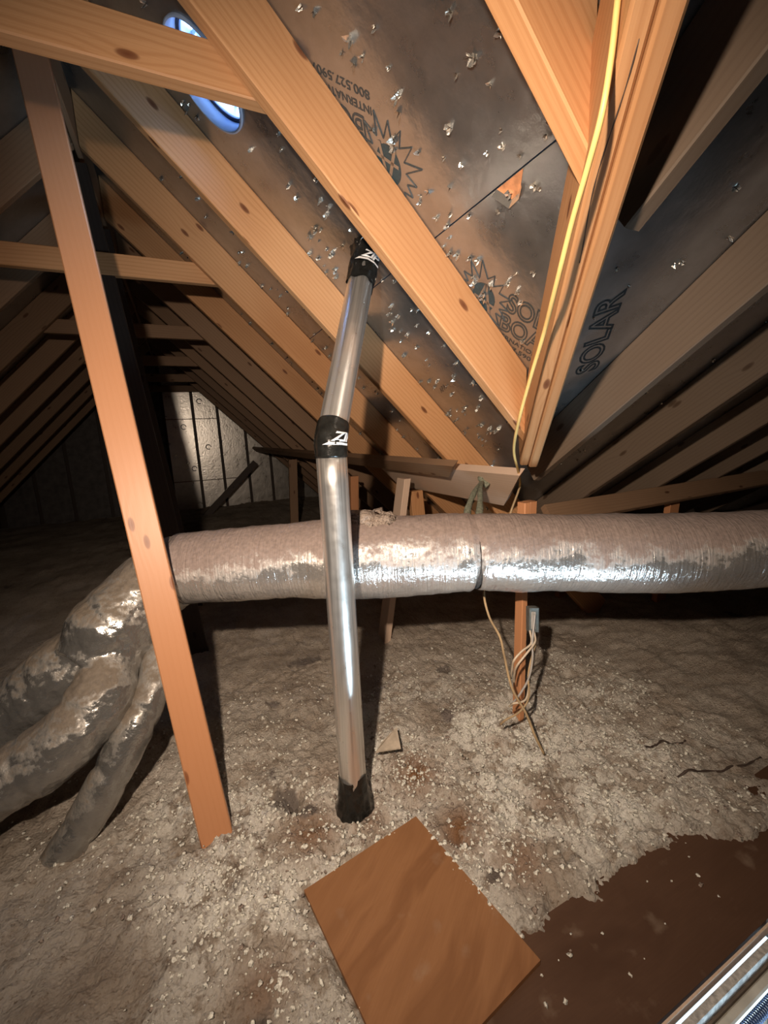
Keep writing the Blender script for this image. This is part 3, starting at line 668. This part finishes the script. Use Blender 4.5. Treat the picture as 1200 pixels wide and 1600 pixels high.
# ------------------------------------------------------------------ lettering
def text_mesh(s, outline=None, bold=0.0, size=1.0, shear=0.0, spacing=1.0):
    cu = bpy.data.curves.new('t', 'FONT'); cu.body = s; cu.size = size; cu.offset = bold; cu.shear = shear; cu.space_character = spacing
    cu.resolution_u = 4
    if outline: cu.fill_mode = 'NONE'; cu.bevel_depth = outline; cu.bevel_resolution = 0
    ob = bpy.data.objects.new('t', cu); C.objects.link(ob); bpy.context.view_layer.update()
    me = bpy.data.meshes.new_from_object(ob.evaluated_get(bpy.context.evaluated_depsgraph_get()))
    vs_ = [v.co.copy() for v in me.vertices]; fs = [tuple(p.vertices) for p in me.polygons]
    bpy.data.objects.remove(ob); bpy.data.curves.remove(cu); bpy.data.meshes.remove(me)
    x0 = min(v.x for v in vs_); x1 = max(v.x for v in vs_); y0 = min(v.y for v in vs_); y1 = max(v.y for v in vs_)
    return [V(((v.x - x0) / (x1 - x0), (v.y - y0) / (y1 - y0), v.z)) for v in vs_], fs
def put(name, tm, fn, mat, parent, zs=1.0):
    vs_, fs = tm
    return link(name, [fn(v.x, v.y, v.z * zs) for v in vs_], fs, mat, parent)
# on plane A: (u,v) affine frames
def letter_block(su, sv, e1, e2, upper, lower, half=False):
    """sun centre, e1 = reading direction, e2 = towards the top of the letters, both (u,v) unit-ish"""
    def P(a, b_, n=0.0006):
        u_, v_ = su + e1[0] * a + e2[0] * b_, sv + e1[1] * a + e2[1] * b_
        return A(u_, v_, n), v_
    def fn(o_, w_, h_):
        def g_(x, y, z): return P(o_[0] + x * w_, o_[1] + y * h_, 0.0008 + max(0, z) * .01)[0]
        return g_
    par = lower
    put('printed_word', text_mesh('SOLAR', outline=0.030, bold=0.012), fn((0.072, -0.003), 0.205, 0.068), M['ink'], par)
    put('printed_word', text_mesh('BOARD', outline=0.030, bold=0.012), fn((0.062, -0.078), 0.225, 0.068), M['ink'], par)
    put('printed_line', text_mesh('INTERNATIONAL', bold=0.012), fn((0.036, -0.104), 0.190, 0.016), M['ink'], par)
    put('printed_line', text_mesh('800.527.5907  APA', bold=0.012), fn((0.036, -0.132), 0.235, 0.017), M['ink'], par)
    # sun disc with a pale A and a ragged star outline
    K = 40; r = 0.036
    disc = [P(r * 1.0 * math.cos(2 * math.pi * k / K), r * 1.25 * math.sin(2 * math.pi * k / K), 0.0006)[0] for k in range(K)]
    link('printed_disc', disc, [tuple(range(K))], M['inkblue'], par)
    def quad(a, b_, wd):
        a = V((*a, 0)); b_ = V((*b_, 0)); n_ = (b_ - a).normalized().cross(V((0, 0, 1))) * wd
        return [P(q.x, q.y, 0.0012)[0] for q in (a + n_, b_ + n_, b_ - n_, a - n_)]
    vv, ff = [], []
    for (a, b_) in (((-.022, -.045), (.004, .045)), ((.004, .045), (.024, -.045)), ((-.03, -.006), (.034, -.014))):
        vv += quad(a, b_, .0042); ff.append(tuple(range(len(vv) - 4, len(vv))))
    link('printed_emblem', vv, ff, M['deckfoil'], par)
    rnd = random.Random(4); pts = []
    NS = 15
    for k in range(NS * 2):
        a = 2 * math.pi * (k + 0.4 * rnd.random()) / (NS * 2)
        rr = (rnd.uniform(.078, .108) if k % 2 == 0 else rnd.uniform(.050, .060))
        pts.append(P(rr * math.cos(a), rr * 1.1 * math.sin(a), 0.0008)[0])
    vv, ff, uu = [], [], []
    for k in range(len(pts)):
        g1, g2, g3 = tube_geo([pts[k], pts[(k + 1) % len(pts)]], .0016, 4); o_ = len(vv); vv += g1; ff += [tuple(i + o_ for i in q) for q in g2]
    link('printed_star', vv, ff, M['ink'], par)
letter_block(1.018, 0.312, (-0.575, 0.818), (-0.76, -0.65), ceil_up, ceil_low)
letter_block(1.026, -0.073, (0.575, -0.818), (0.76, 0.65), ceil_up, ceil_up)
# faint grade stamp between the next two rafters
e1 = V((-0.62, -0.78)); 
def fnst(o_, w_, h_, d1=(-0.80, -0.25), d2=(-0.5, -0.85)):
    def g_(x, y, z):
        a = o_[0] + x * w_; b_ = o_[1] + y * h_
        return A(1.555 + d1[0] * a + d2[0] * b_ * .4, 0.60 + d1[1] * a + d2[1] * b_, .0008)
    return g_
put('grade_stamp', text_mesh('APA', bold=0.02), fnst((0, 0), .075, .03), M['inkfaint'], ceil_low)
# stamp on the wing deck, letters partly hidden by the valley beam
def fnb(o_, w_, h_):
    def g_(x, y, z):
        a = o_[0] + x * w_; b_ = o_[1] + y * h_
        return Bp(1.235 - a * .66 - b_ * .88, 1.0 - a * .82 + b_ * .38, 0.0008)
    return g_
put('printed_word', text_mesh('SOLAR', outline=0.030, bold=0.012), fnb((0.0, 0.0), 0.27, 0.080), M['ink'], ceil_b)
# tape print
def onpipe(axis_o, axis, r, a0, s0, w_, h_, slant=0.0):
    ax = axis.normalized(); tocam = (V((0, 0, 0)) - axis_o); nv = (tocam - ax * tocam.dot(ax)).normalized(); bv = ax.cross(nv)
    def g_(x, y, z):
        ang = a0 + x * w_ / r + slant * y; d = nv * math.cos(ang) + bv * math.sin(ang)
        return axis_o + ax * (s0 + y * h_) + d * (r + 0.0012 + max(0, z) * .001)
    return g_
bo = V((VX, VY, -0.015))
for ob_, fn_, h_ in ((band, onpipe(bo, V((0.1, .1, 1)), R + .0045, 0.0, -0.004, .075, .024), 0), (cap_, onpipe(topp, ud, R + .0165, -0.25, -0.080, .062, .030), 1)):
    put('tape_print', text_mesh('ZIP', bold=0.03, shear=0.35, spacing=.9), fn_, M['print'], ob_)
    g0 = fn_; vv = [g0(-.28, -.38, 0), g0(-.05, -.12, 0), g0(.35, -.10, 0), g0(.7, -.12, 0), g0(1, -.14, 0), g0(1, -.36, 0), g0(.7, -.34, 0), g0(.35, -.36, 0), g0(-.02, -.40, 0)]
    link('tape_print', vv, [(0, 1, 8), (1, 2, 7, 8), (2, 3, 6, 7), (3, 4, 5, 6)], M['print'], ob_)

# torn foil by the seam
def uvp(l, n): return [A(u_, v_, n) for u_, v_ in l]
tri = [(0.735, .119), (0.80, .119), (0.787, .150), (0.752, .156), (0.737, .142)]
TP = [(0.72, .1185), (0.797, .1185), (0.778, .152), (0.757, .150), (0.742, .139)]
link('torn_patch', uvp(TP, .0012), [tuple(range(5))], M['osb'], ceil_low)
fl_ = uvp([(0.797, .1185), (0.778, .152), (0.757, .150), (0.742, .139)], .001) + uvp([(0.812, .122), (0.79, .162), (0.757, .158), (0.738, .143)], .008)
link('foil_flap', fl_, [(0, 1, 5, 4), (1, 2, 6, 5), (2, 3, 7, 6)], M['chip'], ceil_low)

# ------------------------------------------------------------------ roofing nail points poking through the deck
def chip_geo(P, n, seed, sc=1.0):
    """nail point with the little crown of torn foil it pushed out (P on deck, n into the room)"""
    r = random.Random(seed); t1 = n.orthogonal().normalized(); t2_ = n.cross(t1)
    a0 = r.random() * 6.28; L = r.uniform(.006, .014) * sc
    lean = (t1 * r.uniform(-.4, .4) + t2_ * r.uniform(-.4, .4)); vv = []; ff = []; mi = []
    tip = P + (n + lean) * L
    for k in range(4): a = a0 + k * math.pi / 2; vv.append(P + (t1 * math.cos(a) + t2_ * math.sin(a)) * .0015)
    vv.append(tip); ff += [(0, 1, 4), (1, 2, 4), (2, 3, 4), (3, 0, 4)]; mi += [0] * 4
    for k in range(r.choice((2, 3, 3, 4))):
        a = a0 + k * 2.0 + r.random(); b_ = len(vv); w_ = r.uniform(.0025, .0055) * sc; d = t1 * math.cos(a) + t2_ * math.sin(a); e = t1 * -math.sin(a) + t2_ * math.cos(a)
        vv += [P + d * .001 + e * w_, P + d * .001 - e * w_, P + d * r.uniform(.004, .008) * sc + n * r.uniform(.004, .010) * sc - e * w_ * .4, P + d * .005 * sc + n * .006 * sc + e * w_ * .6]
        ff += [(b_, b_ + 1, b_ + 2), (b_, b_ + 2, b_ + 3)]; mi += [1, 1]
    return vv, ff, mi
def nails(spots, par, nrm):
    spots.sort(key=lambda p: p.length)
    big_v, big_f, big_m = [], [], []
    for i, p in enumerate(spots):
        v, f, mi = chip_geo(p, nrm, i * 7 + 3, random.uniform(.8, 1.7))
        if i < 95: link('nail_point', v, f, M['nail'], par, None, False, origin=p, mats=[M['chip']], midx=mi)
        else:
            o_ = len(big_v); big_v += v; big_f += [tuple(k + o_ for k in q) for q in f]; big_m += mi
    if big_v: o = link('nail_points', big_v, big_f, M['nail'], par, None, False, mats=[M['chip']], midx=big_m); o['kind'] = 'stuff'
def offrafter(u): 
    f = (u - FA0) % dY; return 0.045 < f < dY - 0.008
up_, lo_ = [], []
rn = random.Random(11)
for _ in range(1400):
    u_ = rn.uniform(0.3, 3.6); v_ = rn.uniform(-0.75, 1.5)
    if not offrafter(u_): continue
    x_ = SX / 2 + v_ / S2
    if u_ < valley_y(x_) + .08: continue
    if (u_ - 1.43) ** 2 + (v_ + .57) ** 2 < .15 ** 2: continue
    if u_ > 2.0 and rn.random() < .5: continue
    (up_ if v_ < .1165 else lo_).append(A(u_, v_, 0))
nails(up_, ceil_up, -NA); nails(lo_, ceil_low, -NA)
wb = []
for _ in range(190):
    x_ = rn.uniform(.75, 3.2); y_ = rn.uniform(-.3, 1.5)
    if y_ > valley_y(min(x_, 1.6)) - .1: continue
    if any(-.01 < x_ - q < .05 for q in (0.725, 1.265, 1.80, 2.39, 2.95)): continue
    wb.append(Bp(x_, y_, 0))
nails(wb, ceil_b, -NB)

# ------------------------------------------------------------------ roof vent over the round hole
t = empty('roof_vent', VC); tag(t, 'round roof vent opening letting in blue daylight at the top left', 'roof vent')
def ringtube(name, r0, r1, n0, n1, mat):
    t1 = V((0, 1, 0)); t2_ = NA.cross(t1); vv, ff = [], []; K = 48
    for (r, n_) in ((r0, n0), (r1, n0), (r1, n1), (r0, n1)):
        for k in range(K): a = 2 * math.pi * k / K; vv.append(VC + NA * n_ + (t1 * math.cos(a) + t2_ * math.sin(a)) * r)
    for j in range(4):
        for k in range(K): k2 = (k + 1) % K; j2 = (j + 1) % 4; ff.append((j * K + k, j * K + k2, j2 * K + k2, j2 * K + k))
    return link(name, vv, ff, mat, t, None, True)
ringtube('collar', .1215, .128, -.006, .10, M['ventblue'])
ringtube('seal_ring', .112, .121, .035, .045, M['ventdark'])
ringtube('inner_ring', .128, .150, .10, .17, M['ventblue'])
t1 = V((0, 1, 0)); t2_ = NA.cross(t1)
for (a, b_) in (((-.12, -.03), (.12, -.05)), ((0.0, .02), (-.11, .08)), ((.0, .02), (.03, -.12)), ((-.10, .06), (.06, .11))):
    pa = VC + NA * .09 + t1 * a[0] + t2_ * a[1]; pb = VC + NA * .09 + t1 * b_[0] + t2_ * b_[1]
    board('strut', pa, pb, (pb - pa).normalized().cross(NA) * .005, NA * .003, M['ventblue'], parent=t, ch=.0008)

# ------------------------------------------------------------------ insulated duct
def ray(px, py, d):   # point at a given depth in front of the viewer's station
    return RX * ((px - 600) / 665 * d) - UP * ((py - 800) / 665 * d) + FW * d
td = empty('insulated_duct', (0.3, 1.3, -0.6)); tag(td, 'long silver foil insulated duct crossing behind the vent pipe, dusty on top', 'duct')
mp = [ray(282, 888, 1.40), ray(420, 878, 1.39), ray(540, 873, 1.38), ray(640, 868, 1.38), ray(727, 864, 1.37), ray(739, 864, 1.37), ray(751, 863, 1.37), ray(850, 863, 1.38), ray(1000, 864, 1.38), ray(1130, 860, 1.38), ray(1240, 853, 1.38), ray(1420, 842, 1.40)]
mr = [.115, .119, .130, .128, .124, .100, .122, .125, .127, .125, .122, .122]
mpp = catmull(mp, 12); mrr = interp(mr, 12)
def dw(i, s, a, p):
    return 0.006 * noise.noise(p * 6) + 0.0022 * noise.noise(V((s * 60, a * 2, 0))) + 0.0018 * noise.noise(p * 45) + 0.006 * abs(noise.noise(p * V((14, 14, 14)).x)) * max(0, math.cos(a))
tube('main_run', mpp, mrr, M['duct'], td, seg=96, disp=dw)
def dw2(i, s, a, p): return 0.014 * noise.noise(p * 7) + 0.006 * noise.noise(p * 19) + 0.002 * noise.noise(p * 60)
bend = [ray(330, 884, 1.41), ray(275, 892, 1.41), ray(228, 928, 1.39), ray(180, 985, 1.33), ray(140, 1040, 1.28)]
def dw3(i, s, a, p): return 0.006 * noise.noise(p * 6) + 0.002 * noise.noise(p * 22) - 0.006 * max(0, math.sin(s * 38 + 1.2 * math.cos(a))) ** 12
b1 = [ray(165, 1000, 1.34), ray(110, 1050, 1.33), ray(30, 1112, 1.31), ray(-80, 1175, 1.29), ray(-260, 1270, 1.26), ray(-700, 1480, 1.22)]
b2 = [ray(185, 1015, 1.29), ray(155, 1092, 1.22), ray(98, 1160, 1.17), ray(5, 1222, 1.14), ray(-120, 1300, 1.11), ray(-420, 1480, 1.06)]
v, f, u = join_geo([tube_geo(catmull(bend, 12), interp([.112, .116, .118, .135, .105], 12), 48, disp=dw3), tube_geo(catmull(b1, 12), interp([.10, .122, .112, .110, .110, .110], 12), 48, disp=dw3), tube_geo(catmull(b2, 12), interp([.075, .088, .086, .086, .088, .088], 12), 48, disp=dw3)])
wy = link('wye_branch', v, f, M['ductleft'], td, u, True)
md = wy.modifiers.new('union', 'REMESH'); md.mode = 'VOXEL'; md.voxel_size = 0.006; md.use_smooth_shade = True
md = wy.modifiers.new('soften', 'SMOOTH'); md.factor = 0.6; md.iterations = 6
def cloud(ob, size, st):
    tx = bpy.data.textures.new('wrinkle', 'CLOUDS'); tx.noise_scale = size; tx.noise_depth = 3
    m_ = ob.modifiers.new('wrinkle', 'DISPLACE'); m_.texture = tx; m_.strength = st; m_.mid_level = 0.5; m_.texture_coords = 'LOCAL'
cloud(wy, 0.09, 0.018); cloud(wy, 0.02, 0.006)
ts = [ray(252, 1010, 1.34), ray(238, 1075, 1.28), ray(205, 1150, 1.235), ray(165, 1225, 1.21), ray(115, 1310, 1.19), ray(50, 1400, 1.155), ray(-30, 1500, 1.11), ray(-90, 1590, 1.09)]
o = tube('thin_duct', catmull(ts, 12), interp([.045, .047, .055, .055, .050, .045, .045, .045], 12), M['ductleft'], None, seg=48, disp=dw3)
tag(o, 'thin foil flex duct half sunk in the insulation behind the tall stud', 'duct')
# duct hanger strap
hv, hf = [], []
hr = random.Random(5)
for i in range(26):
    c_ = ray(hr.uniform(556, 612), 812, 1.36) + V((0, hr.uniform(-.04, .05), 0)); c_.z = -0.396 + .118 + hr.uniform(-.008, .012); r_ = hr.uniform(.026, .042); o_ = len(hv)
    for v in iv:
        k_ = 1 + .6 * noise.noise(v * 1.8 + V((i, 0, 0))) + .3 * noise.noise(v * 5 + V((i, 0, 0))); hv.append((c_.x + v.x * r_ * k_, c_.y + v.y * r_ * k_, c_.z + v.z * r_ * .7 * k_))
    hf += [tuple(q + o_ for q in t_) for t_ in ifc]
hp = link('insulation_heap', hv, hf, M['dustfluff'], None, None, True); tag(hp, 'clump of dirty insulation lying on top of the duct right of the vent pipe', 'insulation', None, 'stuff')
th_ = empty('duct_strap', (1.0, 1.3, -0.3)); tag(th_, 'dusty green strap hanging the duct from the pale purlin', 'strap')
tp = V((1.105, 1.42, -0.215))
for dx, dep in ((-16, 1.50), (2, 1.46)):
    pts = catmull([tp, ray(750 + dx * .4, 765, 1.62), ray(748 + dx, 792, 1.50), ray(746 + dx, 812, 1.42)], 8)
    tube('strap_leg', pts, [.006 + .001 * math.sin(i * .8) + .009 * i / 24 for i in range(25)], M['strap'], th_, seg=10, disp=lambda i, s, a, p: .0018 * noise.noise(p * 50), flat=(FW, .4))
tube('knot', catmull([tp + V((-.012, 0, .02)), tp, tp + V((.01, -.02, -.02))], 6), .013, M['strap'], th_, seg=10, disp=lambda i, s, a, p: .004 * noise.noise(p * 60))
dc = ray(739, 864, 1.37); dax = (mp[6] - mp[4]).normalized(); zz = V((0, 0, 1)); zz = (zz - dax * zz.dot(dax)).normalized(); yy_ = dax.cross(zz)
ring = [dc + (zz * math.cos(a) + yy_ * math.sin(a)) * .104 for a in [2 * math.pi * k / 60 for k in range(61)]]
tube('strap_band', ring, .0105, M['strapdark'], th_, seg=8, disp=lambda i, s, a, p: .002 * noise.noise(p * 70))

# ------------------------------------------------------------------ cables
ycab = [(972, -60, .455), (964, 10, .465), (955, 90, .48), (940, 180, .50), (916, 270, .55), (893, 350, .61), (868, 450, .71), (850, 520, .83), (829, 590, .95), (810, 660, 1.1), (803, 705, 1.32), (810, 738, 1.52), (812, 760, 1.72), (798, 800, 1.72), (775, 870, 1.66), (757, 918, 1.55),
        (763, 960, 1.5), (781, 995, 1.46), (788, 1025, 1.44), (800, 1075, 1.42), (822, 1115, 1.40), (836, 1150, 1.385), (850, 1178, 1.40)]
P = catmull([ray(*q) for q in ycab], 8)
t = empty('yellow_cable', P[-1]); tag(t, 'yellow electrical cable dangling down the valley beam and behind the duct to the insulation', 'cable')
cut = 8 * 12
tube('hanging_length', P[:cut + 1], [.0034 + .0008 * min(1, i / 50) for i in range(cut + 1)], M['cable'], t, seg=10)
tube('dusty_tail', P[cut:], [.0042] * (len(P) - cut), M['dustcable'], t, seg=10)
# junction box on the valley post with its cables
tb = empty('junction_box', (1.09, 1.12, -0.72)); tag(tb, 'small steel electrical box on the post below the duct', 'electrical box')
c0 = ray(832, 967, 1.50)
v, f, u = board_geo(c0 + UP * .042, c0 - UP * .042, RX * .017, FW * .02, ch=.003); link('box', v, f, M['boxsteel'], tb, u)
v, f, u = board_geo(c0 + UP * .030 - FW * .021 - RX * .004, c0 - UP * .030 - FW * .021 - RX * .004, RX * .008, FW * .002, ch=.0008); link('cover', v, f, M['greycable'], tb, u)
cabs = [('greycable', [(836, 960, 1.47), (832, 1000, 1.45), (832, 1030, 1.44), (826, 1060, 1.44), (812, 1085, 1.45), (800, 1100, 1.47)], 'grey cable looping down from the steel box beside the post'),
        ('whitecable', [(828, 985, 1.47), (830, 1005, 1.45), (815, 1018, 1.43), (803, 1032, 1.43), (800, 1046, 1.46), (798, 1060, 1.5)], 'outer pale cable curving left from the steel box across the post'),
        ('whitecable', [(834, 985, 1.47), (836, 1003, 1.45), (822, 1022, 1.425), (808, 1040, 1.43), (804, 1052, 1.46), (803, 1066, 1.5)], 'inner pale cable just right of the outer one'),
        ('dustcable', [(838, 1000, 1.47), (826, 1050, 1.45), (826, 1090, 1.42), (812, 1112, 1.41), (790, 1125, 1.40), (782, 1132, 1.42)], 'dusty cable lying at the foot of the post'),
        ('whitecable', [(827, 1070, 1.46), (823, 1090, 1.43), (815, 1097, 1.42), (803, 1099, 1.42), (796, 1104, 1.45)], 'short pale cable stub crossing the post near its foot')]
for mt, pts, lab in cabs:
    tag(tube('loose_cable', catmull([ray(*q) for q in pts], 8), .0036, M[mt], seg=8), lab, 'cable', 'cables around the steel box')

for o in bpy.data.objects:
    if '_w' in o: del o['_w']
